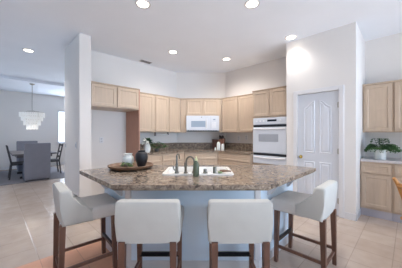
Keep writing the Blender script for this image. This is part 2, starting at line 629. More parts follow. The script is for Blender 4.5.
# oven tower
t = thing('oven_tower', 'tall maple oven cabinet against the pantry wall housing the white wall oven', 'cabinet', UV(4.05, 2.438), -R45)
TW = 0.79
bm = nb()
box(bm, 0, 0.035, 0, 0.545, 0.1, 2.27)
box(bm, TW - 0.035, TW, 0, 0.545, 0.1, 2.27)
box(bm, 0.035, TW - 0.035, 0, 0.545, 1.675, 2.27)
box(bm, 0.035, TW - 0.035, 0, 0.545, 0.1, 0.70)
box(bm, 0.035, TW - 0.035, 0.53, 0.545, 0.70, 1.675)
obj('cabinet_body', bm, 'maple', t)
add_front(t, 'door', 0.0, TW / 2, 1.705, 2.235)
add_front(t, 'door', TW / 2, TW, 1.705, 2.235)
add_front(t, 'drawer', 0.0, TW, 0.12, 0.66)
bm = nb()
profile_x(bm, [(0.01, 2.242), (-0.012, 2.242), (-0.026, 2.264), (-0.026, 2.27), (0.01, 2.27)], 0, TW)
obj('crown_strip', bm, 'maple', t)
bm = nb()
box(bm, 0.0, TW, 0.07, 0.5, 0, 0.1)
obj('toe_kick', bm, 'toe', t)
# oven
ov = thing('wall_oven', 'white built-in wall oven in the tall maple cabinet', 'oven', UV(4.05, 2.438, 0.702), -R45)
bm = nb()
box(bm, 0.038, TW - 0.038, 0.0, 0.5, 0, 0.97)
box(bm, 0.02, TW - 0.02, -0.012, -0.001, 0.002, 0.968, 0.003, 1)
obj('oven_body', bm, 'white', ov)
bm = nb()
box(bm, 0.03, TW - 0.03, -0.03, -0.012, 0.83, 0.96, 0.006)
p = obj('control_panel', bm, 'white', ov)
bm = nb()
box(bm, 0.36, 0.56, -0.032, -0.0305, 0.885, 0.925)
obj('display', bm, 'display', p)
for kx in (0.12, 0.20, 0.28, 0.64):
    bm = nb()
    lathe(bm, [(0.014, 0), (0.012, 0.014), (0, 0.014)], 14)
    bmesh.ops.rotate(bm, verts=bm.verts, cent=(0, 0, 0), matrix=Matrix.Rotation(math.radians(90), 3, 'X'))
    bmesh.ops.translate(bm, verts=bm.verts, vec=(kx, -0.0305, 0.90))
    obj('button', bm, 'plast_w', p)


def oven_door(z0, z1, name):
    bm = nb()
    box(bm, 0.03, TW - 0.03, -0.04, -0.013, z0, z1 - 0.055, 0.006)
    d = obj(name, bm, 'white', ov)
    bm = nb()
    box(bm, 0.03, TW - 0.03, -0.020, -0.0125, z1 - 0.052, z1 - 0.004)
    obj('vent_gap', bm, 'black', d)['label'] = 'dark gap above the door'
    bm = nb()
    pts = [(0.06 + (TW - 0.12) * i / 12, -0.052 - 0.022 * math.sin(math.pi * i / 12), z1 - 0.085 - 0.012 * math.sin(math.pi * i / 12)) for i in range(13)]
    tube(bm, [(0.06, -0.036, z1 - 0.085)] + pts + [(TW - 0.06, -0.036, z1 - 0.085)], 0.013, 10)
    obj('handle', bm, 'plast_w', d, True)
    return d


d1 = oven_door(0.235, 0.825, 'oven_door')
bm = nb()
box(bm, 0.17, 0.60, -0.043, -0.0405, 0.47, 0.625, 0.001, 1)
obj('oven_window', bm, 'glass_o', d1)
oven_door(0.01, 0.228, 'warming_drawer')


# base cabinets
def base_cab(name, label, loc, rotz, w, d, fronts, h=0.88, hint=0.1, wd=None, toe=0.07, toe_m='toe'):
    t = thing(name, label, 'cabinet', (loc[0], loc[1], 0), rotz)
    bm = nb()
    if wd:      # trapezoid plan fitting a mitred corner: back edge from wd[0] to wd[1]
        prism(bm, [(0, 0), (w, 0), (wd[1], d), (wd[0], d)], hint, h)
    else:
        box(bm, 0, w, 0, d, hint, h, 0.002, 1)
    obj('cabinet_body', bm, 'maple', t)
    bm = nb()
    box(bm, 0.0 if toe < 0.05 else 0.03, w - (0.0 if toe < 0.05 else 0.03), toe, d - 0.05, 0, hint)
    obj('toe_kick', bm, toe_m, t)
    for kind, a, b, z0, z1 in fronts:
        add_front(t, kind, a, b, z0, z1)
    return t


base_cab('base_cabinet', 'maple base cabinet with one drawer and door, beside the tall side panel', UV(2.188, 3.98), R45, 0.52, 0.615,
         [('drawer', 0, 0.52, 0.70, 0.85), ('door', 0, 0.52, 0.125, 0.68)])
K = math.tan(math.radians(22.5))
base_cab('base_cabinet', 'maple base cabinet on the left run meeting the cut kitchen corner', UV(2.71, 3.98), R45, 0.66, 0.615,
         [('drawer', 0.0, 0.655, 0.70, 0.85), ('door', 0, 0.33, 0.125, 0.68), ('door', 0.33, 0.655, 0.125, 0.68)], wd=(0, 0.66 + 0.615 * K - 0.004))
base_cab('base_cabinet', 'maple base cabinet below the microwave with one wide drawer over two doors', (-0.427, 5.20), 0, 0.854, 0.615,
         [('drawer', 0.01, 0.844, 0.70, 0.85), ('door', 0.01, 0.427, 0.125, 0.68), ('door', 0.427, 0.844, 0.125, 0.68)], wd=(-0.615 * K + 0.004, 0.854 + 0.615 * K - 0.004))
base_cab('base_cabinet', 'maple stack of wide drawers left of the oven tower', UV(3.98, 3.370), -R45, 0.928, 0.615,
         [('drawer', 0, 0.925, 0.70, 0.85), ('drawer', 0, 0.925, 0.42, 0.68), ('drawer', 0, 0.925, 0.125, 0.40)], wd=(-0.615 * K + 0.004, 0.928))

# kitchen worktop (continuous) and its upstand
wt = thing('kitchen_worktop', 'speckled brown granite worktop running around the back kitchen walls', 'worktop', (0, 5.4, 0.88))
P0 = Vector((0, 5.4, 0.88))
lv, rv = 3.95, 3.95
by = 5.17
poly = [UV(2.188, lv), None, None, UV(rv, 2.441), UV(4.597, 2.441), None, None, UV(2.188, 4.597)]
poly[1] = Vector((by - lv * S2, by, 0))
poly[2] = Vector((rv * S2 - by, by, 0))
wy = 5.817
poly[6] = Vector((wy - 4.597 * S2, wy, 0))
poly[5] = Vector((4.597 * S2 - wy, wy, 0))
bm = nb()
prism(bm, [((p - P0).x, (p - P0).y) for p in poly], 0.001, 0.04, 0.006)
obj('countertop', bm, 'granite', wt)
bm = nb()
ins = 0.02
inn = [UV(2.188, 4.597 - ins), Vector((wy - ins - (4.597 - ins) * S2, wy - ins, 0)), Vector(((4.597 - ins) * S2 - wy + ins, wy - ins, 0)), UV(4.597 - ins, 2.441)]
out = [poly[7], poly[6], poly[5], poly[4]]
ring = inn + list(reversed(out))
a = [(p - P0) for p in ring]
lo = [bm.verts.new((p.x, p.y, 0.0405)) for p in a]
hi = [bm.verts.new((p.x, p.y, 0.21)) for p in a]
for i in range(3):
    for vs_ in (lo, hi):
        bm.faces.new((vs_[i], vs_[i + 1], vs_[6 - i], vs_[7 - i]))
for i in range(8):
    j = (i + 1) % 8
    bm.faces.new((lo[i], lo[j], hi[j], hi[i]))
obj('backsplash', bm, 'granite', wt)

# microwave
mw = thing('microwave', 'white over-the-range microwave hung in the cut kitchen corner', 'microwave', (-0.385, 5.40, 1.40))
MW = 0.855
bm = nb()
box(bm, 0, MW, 0.02, 0.41, 0.01, 0.408, 0.004)
obj('microwave_body', bm, 'white', mw)
bm = nb()
box(bm, 0.003, 0.62, 0.0, 0.019, 0.03, 0.405, 0.006)
d = obj('microwave_door', bm, 'white', mw)
bm = nb()
box(bm, 0.13, 0.50, -0.003, -0.0005, 0.11, 0.27, 0.001, 1)
obj('window', bm, 'glass_d', d)
bm = nb()
box(bm, 0.525, 0.545, -0.03, -0.018, 0.07, 0.34, 0.004)
box(bm, 0.528, 0.542, -0.02, 0.001, 0.08, 0.10)
box(bm, 0.528, 0.542, -0.02, 0.001, 0.31, 0.33)
obj('handle', bm, 'plast_w', d)
bm = nb()
box(bm, 0.625, MW - 0.003, 0.0, 0.019, 0.03, 0.405, 0.006)
p = obj('control_panel', bm, 'white', mw)
bm = nb()
box(bm, 0.70, 0.76, -0.002, -0.0005, 0.29, 0.32)
obj('display', bm, 'glass_d', p)
bm = nb()
for r in range(4):
    for c_ in range(3):
        box(bm, 0.68 + c_ * 0.036, 0.704 + c_ * 0.036, -0.002, -0.0005, 0.10 + r * 0.036, 0.124 + r * 0.036)
obj('keypad', bm, 'plast_w', p)
bm = nb()
box(bm, 0.01, MW - 0.01, 0.03, 0.40, 0.0, 0.0095)
for i in range(12):
    box(bm, 0.04 + i * 0.065, 0.085 + i * 0.065, 0.008, 0.03, 0.006, 0.022)
obj('vent_grille', bm, 'dgrey', mw)
bm = nb()
lathe(bm, [(0.012, 0), (0.012, 0.002), (0, 0.002)], 14)
bmesh.ops.rotate(bm, verts=bm.verts, cent=(0, 0, 0), matrix=Matrix.Rotation(math.radians(90), 3, 'X'))
bmesh.ops.translate(bm, verts=bm.verts, vec=(0.40, -0.0005, 0.365))
obj('round_badge', bm, 'vent', d)

# ------------------------------------------------------------------ right-hand cabinets (desk run)
wc = wall_cab('wall_cabinet', 'pale maple wall cabinet above the potted fern, right of the pantry', UV(4.57, 0.573), -R45, 0.398, 0.327, 1.36, 2.19, 1, None, doors=[(0.012, 0.392)])
wall_cab('wall_cabinet', 'pale maple wall cabinet cut by the right edge of the photo', UV(4.57, 0.173), -R45, 0.80, 0.327, 1.36, 2.19, 2, None)
base_cab('base_cabinet', 'pale maple base cabinet with drawer and door below the potted fern', UV(4.30, 0.573), -R45, 0.398, 0.597,
         [('drawer', 0.008, 0.392, 0.70, 0.85), ('door', 0.008, 0.392, 0.155, 0.68)], hint=0.12, toe=0.012, toe_m='plinth')
base_cab('base_cabinet', 'pale maple base cabinet behind the honey wood chair at the right edge', UV(4.30, 0.173), -R45, 0.80, 0.597,
         [('drawer', 0.01, 0.40, 0.70, 0.85), ('drawer', 0.40, 0.79, 0.70, 0.85), ('door', 0.01, 0.40, 0.155, 0.68), ('door', 0.40, 0.79, 0.155, 0.68)], hint=0.12, toe=0.012, toe_m='plinth')
bm = nb()
box(bm, 0, 1.30, -0.025, 0.597, 0.001, 0.04, 0.005)
tag(obj('desk_worktop', bm, 'laminate', None, False, UV(4.30, 0.573, 0.88), -R45), 'pale worktop under the potted fern, right of the pantry', 'worktop')

# ------------------------------------------------------------------ island
ISL = [(-1.366, 2.337), (-0.715, 1.672), (0.555, 1.672), (1.387, 2.508), (1.145, 2.75), (-0.953, 2.75)]
SX0, SX1, SY0, SY1 = -0.395, 0.335, 2.06, 2.53
it = thing('island_countertop', 'large angled granite island top holding the sink', 'countertop', (0, 2.2, 0.88))


def slab_with_hole(outer, inner, z0, z1, c):
    bm = nb()
    rings = {}
    for z in (z0, z1):
        es, rg = [], []
        for loop in (outer, inner):
            vs_ = [bm.verts.new((p[0] - c[0], p[1] - c[1], z)) for p in loop]
            rg.append(vs_)
            for i in range(len(vs_)):
                es.append(bm.edges.new((vs_[i], vs_[(i + 1) % len(vs_)])))
        bmesh.ops.triangle_fill(bm, use_beauty=True, use_dissolve=False, edges=es)
        rings[z] = rg
    for k in range(2):
        a, b = rings[z0][k], rings[z1][k]
        for i in range(len(a)):
            j = (i + 1) % len(a)
            bm.faces.new((a[i], a[j], b[j], b[i]))
    return bm


hole = [(SX0 + 0.015, SY0 + 0.015), (SX1 - 0.015, SY0 + 0.015), (SX1 - 0.015, SY1 - 0.015), (SX0 + 0.015, SY1 - 0.015)]
bm = slab_with_hole(ISL, hole, 0.004, 0.04, (0, 2.2))
obj('granite_slab', bm, 'granite', it)
bm = slab_with_hole([(x * 0.985, 2.2 + (y - 2.2) * 0.975) for x, y in ISL], [(p[0], p[1]) for p in hole], -0.008, 0.0035, (0, 2.2))
obj('edge_lip', bm, 'granite', it)


def inset_island(o_front, o_side, o_back):
    n = len(ISL)
    offs = [o_side, o_front, o_side, o_back, o_back, o_back]
    lines = []
    for i in range(n):
        p, q = Vector(ISL[i]), Vector(ISL[(i + 1) % n])
        e = (q - p).normalized()
        nrm = Vector((-e.y, e.x))
        lines.append((p + nrm * offs[i], e))
    pts = []
    for i in range(n):
        (p, e), (q, f) = lines[i - 1], lines[i]
        den = e.x * f.y - e.y * f.x
        tt = ((q - p).x * f.y - (q - p).y * f.x) / den
        pts.append(p + e * tt)
    return pts


BP = inset_island(0.37, 0.26, 0.035)
ib = thing('kitchen_island', 'pale blue-white panelled kitchen island under the granite top', 'kitchen island', (0, 2.2, 0))
hb = [(SX0 - 0.02, SY0 - 0.02), (SX1 + 0.02, SY0 - 0.02), (SX1 + 0.02, SY1 + 0.02), (SX0 - 0.02, SY1 + 0.02)]
bm = slab_with_hole([(p.x, p.y) for p in BP], hb, 0.0, 0.871, (0, 2.2))
bm.faces.ensure_lookup_table()
obj('base_panels', bm, 'island', ib)
# skirting round the three seen faces
bm = nb()
for i in (0, 1, 2):
    p, q = BP[i], BP[(i + 1) % 6]
    e = (q - p).normalized()
    nrm = Vector((e.y, -e.x))
    a, b = p - e * 0.0 + nrm * 0.012, q + e * 0.0 + nrm * 0.012
    prism(bm, [(v.x, v.y - 2.2) for v in (p, a, b, q)], 0.003, 0.09)
obj('baseboard', bm, 'trim', ib)
# corner posts of the front panel
for i in (1, 2):
    bm = nb()
    p = BP[i]
    box(bm, p.x - 0.03, p.x + 0.03, p.y - 2.2 - 0.008, p.y - 2.2 + 0.04, 0.09, 0.871, 0.004)
    obj('corner_post', bm, 'trim', ib)
# scrolled brackets under the overhangs
for (i, tt) in ((0, 0.12), (0, 0.75), (2, 0.25), (2, 0.80)):
    p, q = BP[i], BP[(i + 1) % 6]
    e = (q - p).normalized()
    nrm = Vector((e.y, -e.x))
    c0 = p + (q - p) * tt
    prof = [(0, 0.871), (0.20, 0.871), (0.20, 0.845), (0.17, 0.835), (0.13, 0.80), (0.10, 0.80), (0.06, 0.74), (0.03, 0.70), (0.0, 0.69)]
    bm = nb()
    A = [bm.verts.new((c0.x + nrm.x * d_ + e.x * 0.022, c0.y - 2.2 + nrm.y * d_ + e.y * 0.022, z)) for d_, z in prof]
    B = [bm.verts.new((c0.x + nrm.x * d_ - e.x * 0.022, c0.y - 2.2 + nrm.y * d_ - e.y * 0.022, z)) for d_, z in prof]
    bm.faces.new(A)
    bm.faces.new(list(reversed(B)))
    for k2 in range(len(prof)):
        j2 = (k2 + 1) % len(prof)
        bm.faces.new((A[k2], B[k2], B[j2], A[j2]))
    obj('bracket', bm, 'trim', ib)
# kitchen-side doors
ymax = BP[4].y
bm_w = (BP[5].x, BP[4].x)
for i in range(4):
    x0 = BP[5].x + 0.05 + i * (BP[4].x - BP[5].x - 0.1) / 4
    x1 = x0 + (BP[4].x - BP[5].x - 0.1) / 4
    bm = nb()
    panel_front(bm, -x1 + 0.01, -x0 - 0.01, 0.12, 0.84, 0.0, fr=0.05)
    bmesh.ops.rotate(bm, verts=bm.verts, cent=(0, 0, 0), matrix=Matrix.Rotation(math.pi, 3, 'Z'))
    bmesh.ops.translate(bm, verts=bm.verts, vec=(0, ymax - 2.2 + 0.001, 0))
    obj('door', bm, 'island', ib)

# sink: drop-in, rim plus two bowls
sk = thing('kitchen_sink', 'white double-bowl drop-in sink in the island top', 'sink', ((SX0 + SX1) / 2, (SY0 + SY1) / 2, 0.92))
sw, sd = (SX1 - SX0) / 2, (SY1 - SY0) / 2


def rrect(x0, x1, y0, y1, r, n=5):
    pts = []
    for cx, cy, a0 in ((x1 - r, y0 + r, -90), (x1 - r, y1 - r, 0), (x0 + r, y1 - r, 90), (x0 + r, y0 + r, 180)):
        for k in range(n + 1):
            a = math.radians(a0 + 90 * k / n)
            pts.append((cx + r * math.cos(a), cy + r * math.sin(a)))
    return pts


bm = nb()
outer = rrect(-sw, sw, -sd, sd, 0.05)
bowls = [rrect(-sw + 0.035, -0.02, -sd + 0.095, sd - 0.03, 0.05), rrect(0.02, sw - 0.035, -sd + 0.095, sd - 0.03, 0.05)]
es = []
top_outer = [bm.verts.new((p[0] * 0.985, p[1] * 0.98, 0.014)) for p in outer]
n = len(top_outer)
for i in range(n):
    es.append(bm.edges.new((top_outer[i], top_outer[(i + 1) % n])))
bt = []
for b_ in bowls:
    vs_ = [bm.verts.new((p[0], p[1], 0.014)) for p in b_]
    bt.append(vs_)
    for i in range(len(vs_)):
        es.append(bm.edges.new((vs_[i], vs_[(i + 1) % len(vs_)])))
bmesh.ops.triangle_fill(bm, use_beauty=True, use_dissolve=False, edges=es)
low = [bm.verts.new((p[0], p[1], 0.001)) for p in outer]
for i in range(n):
    j = (i + 1) % n
    bm.faces.new((top_outer[i], top_outer[j], low[j], low[i]))
for vs_, b_ in zip(bt, bowls):
    cx = sum(p[0] for p in b_) / len(b_)
    cy = sum(p[1] for p in b_) / len(b_)
    prev = vs_
    for (f, z) in ((0.985, 0.0), (0.95, -0.12), (0.88, -0.165), (0.2, -0.175)):
        rg = [bm.verts.new((cx + (p[0] - cx) * f, cy + (p[1] - cy) * f, z)) for p in b_]
        for i in range(len(rg)):
            j = (i + 1) % len(rg)
            bm.faces.new((prev[i], prev[j], rg[j], rg[i]))
        prev = rg
    bm.faces.new(prev)
obj('sink_basin', bm, 'porcelain', sk, True)
for cx in (-0.19, 0.19):
    bm = nb()
    lathe(bm, [(0.0, -0.172), (0.03, -0.172), (0.035, -0.1735), (0.035, -0.176)], 18, (cx, 0.03, 0))
    obj('drain', bm, 'chrome', sk)

# faucet and the fittings on the sink ledge
FY = SY0 + 0.045
ZL = 0.934
fa = thing('kitchen_faucet', 'nickel gooseneck faucet arching left behind the green soap bottle', 'faucet', (-0.068, FY + 0.012, ZL))
bm = nb()
lathe(bm, [(0, 0.0), (0.026, 0.0), (0.026, 0.012), (0.018, 0.02), (0.015, 0.05), (0, 0.05)], 18)
obj('base', bm, 'chrome', fa, True)
bm = nb()
pts = [(0, 0, 0.045), (0, 0, 0.09)]
for k in range(11):
    a = math.pi * k / 10
    pts.append((-0.042 + 0.042 * math.cos(a), 0.01 * (1 - math.cos(a)), 0.112 + 0.052 * math.sin(a)))
pts.append((-0.087, 0.021, 0.10))
tube(bm, pts, 0.0095, 10)
obj('spout', bm, 'chrome', fa, True)
bm = nb()
tube(bm, [(0.0, 0, 0.04), (0.02, 0.0, 0.052), (0.05, 0, 0.06)], [0.008, 0.007, 0.006], 8)
obj('lever', bm, 'chrome', fa, True)
sp = thing('filtered_water_tap', 'slim tall nickel tap at the left end of the sink ledge', 'faucet', (-0.245, FY, ZL))
bm = nb()
lathe(bm, [(0, 0), (0.022, 0), (0.022, 0.01), (0.015, 0.02), (0.014, 0.09), (0.010, 0.10), (0.0085, 0.18), (0, 0.182)], 16)
obj('tap_body', bm, 'chrome', sp, True)
bm = nb()
tube(bm, [(0, 0, 0.03), (-0.024, 0, 0.032), (-0.034, 0, 0.05), (-0.035, 0, 0.075)], 0.0065, 8)
obj('lever', bm, 'chrome', sp, True)
bm = nb()
tube(bm, [(0, 0, 0.178), (0.008, 0.02, 0.192), (0.018, 0.045, 0.185), (0.022, 0.055, 0.14)], 0.007, 8)
obj('spout', bm, 'chrome', sp, True)
sd_ = thing('side_sprayer', 'upright nickel sprayer between the slim tap and the soap bottle', 'sprayer', (-0.155, FY, ZL))
bm = nb()
lathe(bm, [(0, 0), (0.02, 0), (0.02, 0.012), (0.013, 0.018), (0.012, 0.05), (0.016, 0.075), (0.014, 0.105), (0.008, 0.112), (0, 0.112)], 16)
obj('sprayer_head', bm, 'chrome', sd_, True)
so = thing('soap_bottle', 'green dish soap bottle with pale pump top before the island sink', 'bottle', (-0.047, SY0 - 0.035, 0.9205))
bm = nb()
lathe(bm, [(0, 0), (0.028, 0), (0.030, 0.006), (0.030, 0.11), (0.024, 0.134), (0.013, 0.142), (0.012, 0.15), (0, 0.15)], 20)
obj('bottle_body', bm, 'soap', so, True)
bm = nb()
lathe(bm, [(0, 0.1505), (0.014, 0.1505), (0.014, 0.168), (0.006, 0.172), (0.005, 0.186), (0, 0.186)], 14)
tube(bm, [(0, 0, 0.184), (0.0, 0.02, 0.186), (0.0, 0.034, 0.180)], 0.005, 8)
obj('pump', bm, 'soap_cap', so, True)['label'] = 'pale yellow pump top'
ab = thing('air_switch', 'short nickel button cap just right of the soap bottle on the sink ledge', 'sink fitting', (0.042, FY, ZL))
bm = nb()
lathe(bm, [(0, 0), (0.022, 0), (0.022, 0.012), (0.016, 0.016), (0.017, 0.036), (0.014, 0.042), (0, 0.042)], 16)
obj('cap', bm, 'chrome', ab, True)
ag = thing('air_gap', 'nickel cylinder air gap on the sink ledge beside the dish brush', 'sink fitting', (0.14, FY, ZL))
bm = nb()
lathe(bm, [(0, 0), (0.021, 0), (0.019, 0.008), (0.019, 0.06), (0.015, 0.066), (0, 0.066)], 16)
obj('cap', bm, 'chrome', ag, True)
br = thing('dish_brush', 'wooden dish brush lying on the right of the sink ledge', 'brush', (0.222, FY, ZL), math.radians(8))
bm = nb()
tube(bm, [(-0.03, 0, 0.02), (0.02, 0, 0.024), (0.05, 0.0, 0.022), (0.085, 0, 0.018)], [0.016, 0.013, 0.008, 0.007], 10)
obj('handle', bm, 'tray', br, True)
bm = nb()
lathe(bm, [(0, 0), (0.022, 0.0), (0.024, 0.016), (0.018, 0.02), (0, 0.02)], 16, (-0.03, 0, 0))
obj('bristles', bm, 'leaf_p', br, True)

# ------------------------------------------------------------------ tray with vases on the island
TC = Vector((-0.835, 2.49))
tr = thing('wooden_tray', 'round brown wooden tray carrying two vases on the island', 'tray', (TC.x, TC.y, 0.92))
bm = nb()
lathe(bm, [(0, 0.0), (0.19, 0.0), (0.235, 0.012), (0.258, 0.034), (0.26, 0.046), (0.25, 0.048), (0.238, 0.034), (0.19, 0.02), (0, 0.018)], 40)
obj('tray_dish', bm, 'tray', tr, True)
bm = nb()
lathe(bm, [(0, 0), (0.044, 0), (0.054, 0.01), (0.066, 0.05), (0.068, 0.085), (0.060, 0.115), (0.046, 0.13), (0.042, 0.138), (0.052, 0.152), (0.054, 0.156), (0.047, 0.156), (0.036, 0.138), (0.036, 0.13), (0.05, 0.11), (0.05, 0.03), (0, 0.02)], 30)
tag(obj('white_vase', bm, 'white_v', None, True, (-0.885, 2.53, 0.9385)), 'squat white ceramic vase on the wooden tray', 'vase')
bm = nb()
lathe(bm, [(0, 0), (0.043, 0), (0.052, 0.02), (0.070, 0.08), (0.075, 0.115), (0.070, 0.15), (0.055, 0.172), (0.042, 0.178), (0.044, 0.19), (0.046, 0.194), (0.036, 0.194), (0.034, 0.18), (0.05, 0.15), (0.05, 0.05), (0, 0.03)], 30)
tag(obj('black_vase', bm, 'black_v', None, True, (-0.715, 2.50, 0.9385)), 'black rounded ceramic vase on the right of the wooden tray', 'vase')


def leaf(bm, base, d, length, width, droop=0.25, up=Vector((0, 0, 1))):
    d = Vector(d).normalized()
    s = d.cross(up)
    if s.length < 1e-3:
        s = Vector((1, 0, 0))
    s.normalize()
    nrm = s.cross(d)
    prev = None
    base = Vector(base)
    for k in range(5):
        t_ = k / 4.0
        w = width * math.sin(math.pi * min(0.98, 0.08 + 0.92 * t_)) * 0.5
        c = base + d * length * t_ - Vector((0, 0, 1)) * droop * length * t_ * t_
        cur = [bm.verts.new(c - s * w + nrm * w * 0.25), bm.verts.new(c), bm.verts.new(c + s * w + nrm * w * 0.25)]
        if prev:
            bm.faces.new((prev[0], prev[1], cur[1], cur[0]))
            bm.faces.new((prev[1], prev[2], cur[2], cur[1]))
        prev = cur


rnd = random.Random(3)
gs = thing('greenery_sprig', 'small pale green leafy sprig lying on the tray before the white vase', 'greenery', (-0.85, 2.405, 0.938))
bm = nb()
for i in range(5):
    a = math.radians(-20 + 50 * i)
    tube(bm, [(0, 0, 0.004), (0.03 * math.cos(a), 0.015 * math.sin(a), 0.02), (0.07 * math.cos(a), 0.02 * math.sin(a), 0.022)], 0.002, 6)
obj('stem', bm, 'leaf', gs)
bm = nb()
for i in range(60):
    x = rnd.uniform(-0.075, 0.075)
    y = rnd.uniform(-0.018, 0.022)
    z = rnd.uniform(0.008, 0.055)
    a = rnd.uniform(0, 6.28)
    leaf(bm, (x, y, z), (math.cos(a), 0.5 * math.sin(a), rnd.uniform(0.1, 0.8)), rnd.uniform(0.03, 0.05), 0.02)
obj('leaves', bm, 'leaf_s', gs)


# ------------------------------------------------------------------ stools
def make_stool(label):
    t = thing('counter_stool', label, 'stool', (0, 0, 0), 0, 'slipcovered stools around the island')
    hw = 0.230
    bm = nb()
    box(bm, -hw + 0.004, hw - 0.004, -0.09, 0.275, 0.540, 0.662, 0.030, 4)
    obj('seat', bm, 'fabric_s', t, True)['label'] = 'white padded seat'
    bm = nb()
    prof = [(-0.218, 0.545), (-0.234, 0.70), (-0.246, 0.828), (-0.236, 0.847), (-0.212, 0.853), (-0.170, 0.850), (-0.146, 0.832),
            (-0.138, 0.78), (-0.124, 0.725), (-0.096, 0.690), (-0.050, 0.668), (0.02, 0.658), (0.03, 0.545)]
    profile_x(bm, prof, -hw, hw, 0.024, 4)
    # gentle wave of the cover's lower edge
    for v in bm.verts:
        if v.co.z < 0.555:
            v.co.z += 0.007 * math.sin(v.co.x * 22 + v.co.y * 9)
            v.co.x *= 0.975
    obj('backrest', bm, 'fabric', t, True)
    lx, ly = 0.183, 0.212
    for sx in (-1, 1):
        for sy in (-1, 1):
            bm = nb()
            bar(bm, (sx * lx, sy * ly, 0.56), (sx * (lx + 0.002), sy * (ly + 0.012), 0.0), 0.046, 0.046, 0.034, 0.034)
            obj('leg', bm, 'leg', t)
    for sx in (-1, 1):
        bm = nb()
        box(bm, sx * lx - 0.010, sx * lx + 0.010, -ly, ly, 0.15, 0.18, 0.002, 1)
        obj('side_stretcher', bm, 'leg', t)
    bm = nb()
    box(bm, -lx, lx, -ly - 0.015, -ly + 0.007, 0.11, 0.14, 0.002, 1)
    obj('rear_stretcher', bm, 'leg', t)
    bm = nb()
    box(bm, -lx, lx, ly - 0.012, ly + 0.012, 0.205, 0.243, 0.003, 1)
    obj('footrest', bm, 'foot', t)['label'] = 'black footrest bar'
    return t


st = make_stool('white slipcovered stool at the left front of the island, its back to the viewer')
st.location = (-0.382, 1.705, 0)
dup(st, (0.281, 1.705, 0), 0, 'white slipcovered stool at the right front of the island, its back to the viewer')
dup(st, (-1.136, 2.042, 0), math.radians(41 - 90), 'white slipcovered stool seen side-on at the left end of the island')
dup(st, (1.075, 2.150, 0), math.radians(135 - 90), 'white slipcovered stool seen side-on at the right end of the island')


# ------------------------------------------------------------------ ceiling fittings
LL = ['recessed ceiling light at the top edge, upper left of the island',
      'recessed ceiling light at the top edge, upper right of the island',
      'recessed ceiling light over the left kitchen counter, near the ceiling vent',
      'recessed ceiling light nearest the cut kitchen corner with the microwave',
      'recessed ceiling light close to the pantry wall',
      'recessed ceiling light toward the dining room on the left']
bm = nb()
lathe(bm, [(0.072, 0.002), (0.078, -0.006), (0.098, -0.006), (0.102, 0.0), (0.072, 0.002)], 32)
ring_o = obj('trim_ring', bm, 'trim', None, True)
bm = nb()
lathe(bm, [(0.0, -0.003), (0.074, -0.003), (0.074, 0.0), (0, 0.0)], 28)
lens_o = obj('lens', bm, 'lens', None)
root0 = thing('recessed_light', LL[0], 'ceiling light', (LAMPS[0][0], LAMPS[0][1], CEIL - 0.0005), 0, 'recessed ceiling lights')
ring_o.parent = root0
lens_o.parent = root0
for i in range(1, 6):
    dup(root0, (LAMPS[i][0], LAMPS[i][1], CEIL - 0.0005), 0, LL[i])
vt = thing('ceiling_vent', 'grey slatted air vent in the ceiling above the left cabinets', 'vent', (-1.31, 4.93, CEIL - 0.001), R45)
bm = nb()
box(bm, -0.15, 0.15, -0.075, 0.075, -0.010, 0.0, 0.003, 1)
obj('vent_frame', bm, 'plast_w', vt)
bm = nb()
for i in range(7):
    y = -0.055 + i * 0.018
    box(bm, -0.135, 0.135, y - 0.005, y + 0.005, -0.014, -0.0102)
obj('slats', bm, 'vent', vt)


# ------------------------------------------------------------------ wall plates
def plate(name, label, cat, u, v, z, facing, toggles):
    """facing: '-u' or '-v'"""
    rot = -R45 if facing == '-u' else R45
    t = thing(name, label, cat, UV(u, v, z), rot)
    bm = nb()
    box(bm, -0.037, 0.037, -0.007, 0.0, -0.06, 0.06, 0.003, 2)
    obj('plate', bm, 'plast_w', t)
    for dz in ((0,) if toggles == 'switch' else (-0.026, 0.026)):
        bm = nb()
        if toggles == 'switch':
            box(bm, -0.016, 0.016, -0.011, -0.0075, -0.032, 0.032, 0.002, 1)
            obj('rocker', bm, 'white', t)
        else:
            box(bm, -0.017, 0.017, -0.009, -0.0075, dz - 0.016, dz + 0.016, 0.002, 1)
            obj('socket', bm, 'plast_s', t)
    return t


plate('wall_outlet', 'white outlet plate on the refrigerator alcove wall', 'outlet', 1.62, 4.599, 1.20, '-v', 'outlet')
plate('light_switch', 'light switch on the column side nearest its corner', 'switch', 1.029, 4.12, 1.13, '-u', 'switch')
plate('light_switch', 'light switch on the column side next to the dining room', 'switch', 1.029, 4.83, 1.10, '-u', 'switch')
plate('wall_outlet', 'outlet on the wall between the oven tower and the knife block', 'outlet', 4.599, 2.95, 1.24, '-u', 'outlet')
plate('wall_outlet', 'outlet above the counter just right of the knife block', 'outlet', 4.599, 3.18, 1.22, '-u', 'outlet')

# paper towel holder under the left wall cabinet
ph = thing('paper_towel_holder', 'small grey paper towel holder under the left wall cabinets', 'towel holder', UV(2.80, 4.40, 1.37), R45)
bm = nb()
box(bm, 0.0, 0.02, -0.03, 0.03, -0.09, -0.001, 0.004)
box(bm, 0.38, 0.40, -0.03, 0.03, -0.06, -0.001, 0.004)
obj('bracket', bm, 'vent', ph)
bm = nb()
tube(bm, [(0.0, 0, -0.045), (0.39, 0, -0.045)], 0.012, 10)
obj('rod', bm, 'plast_w', ph, True)

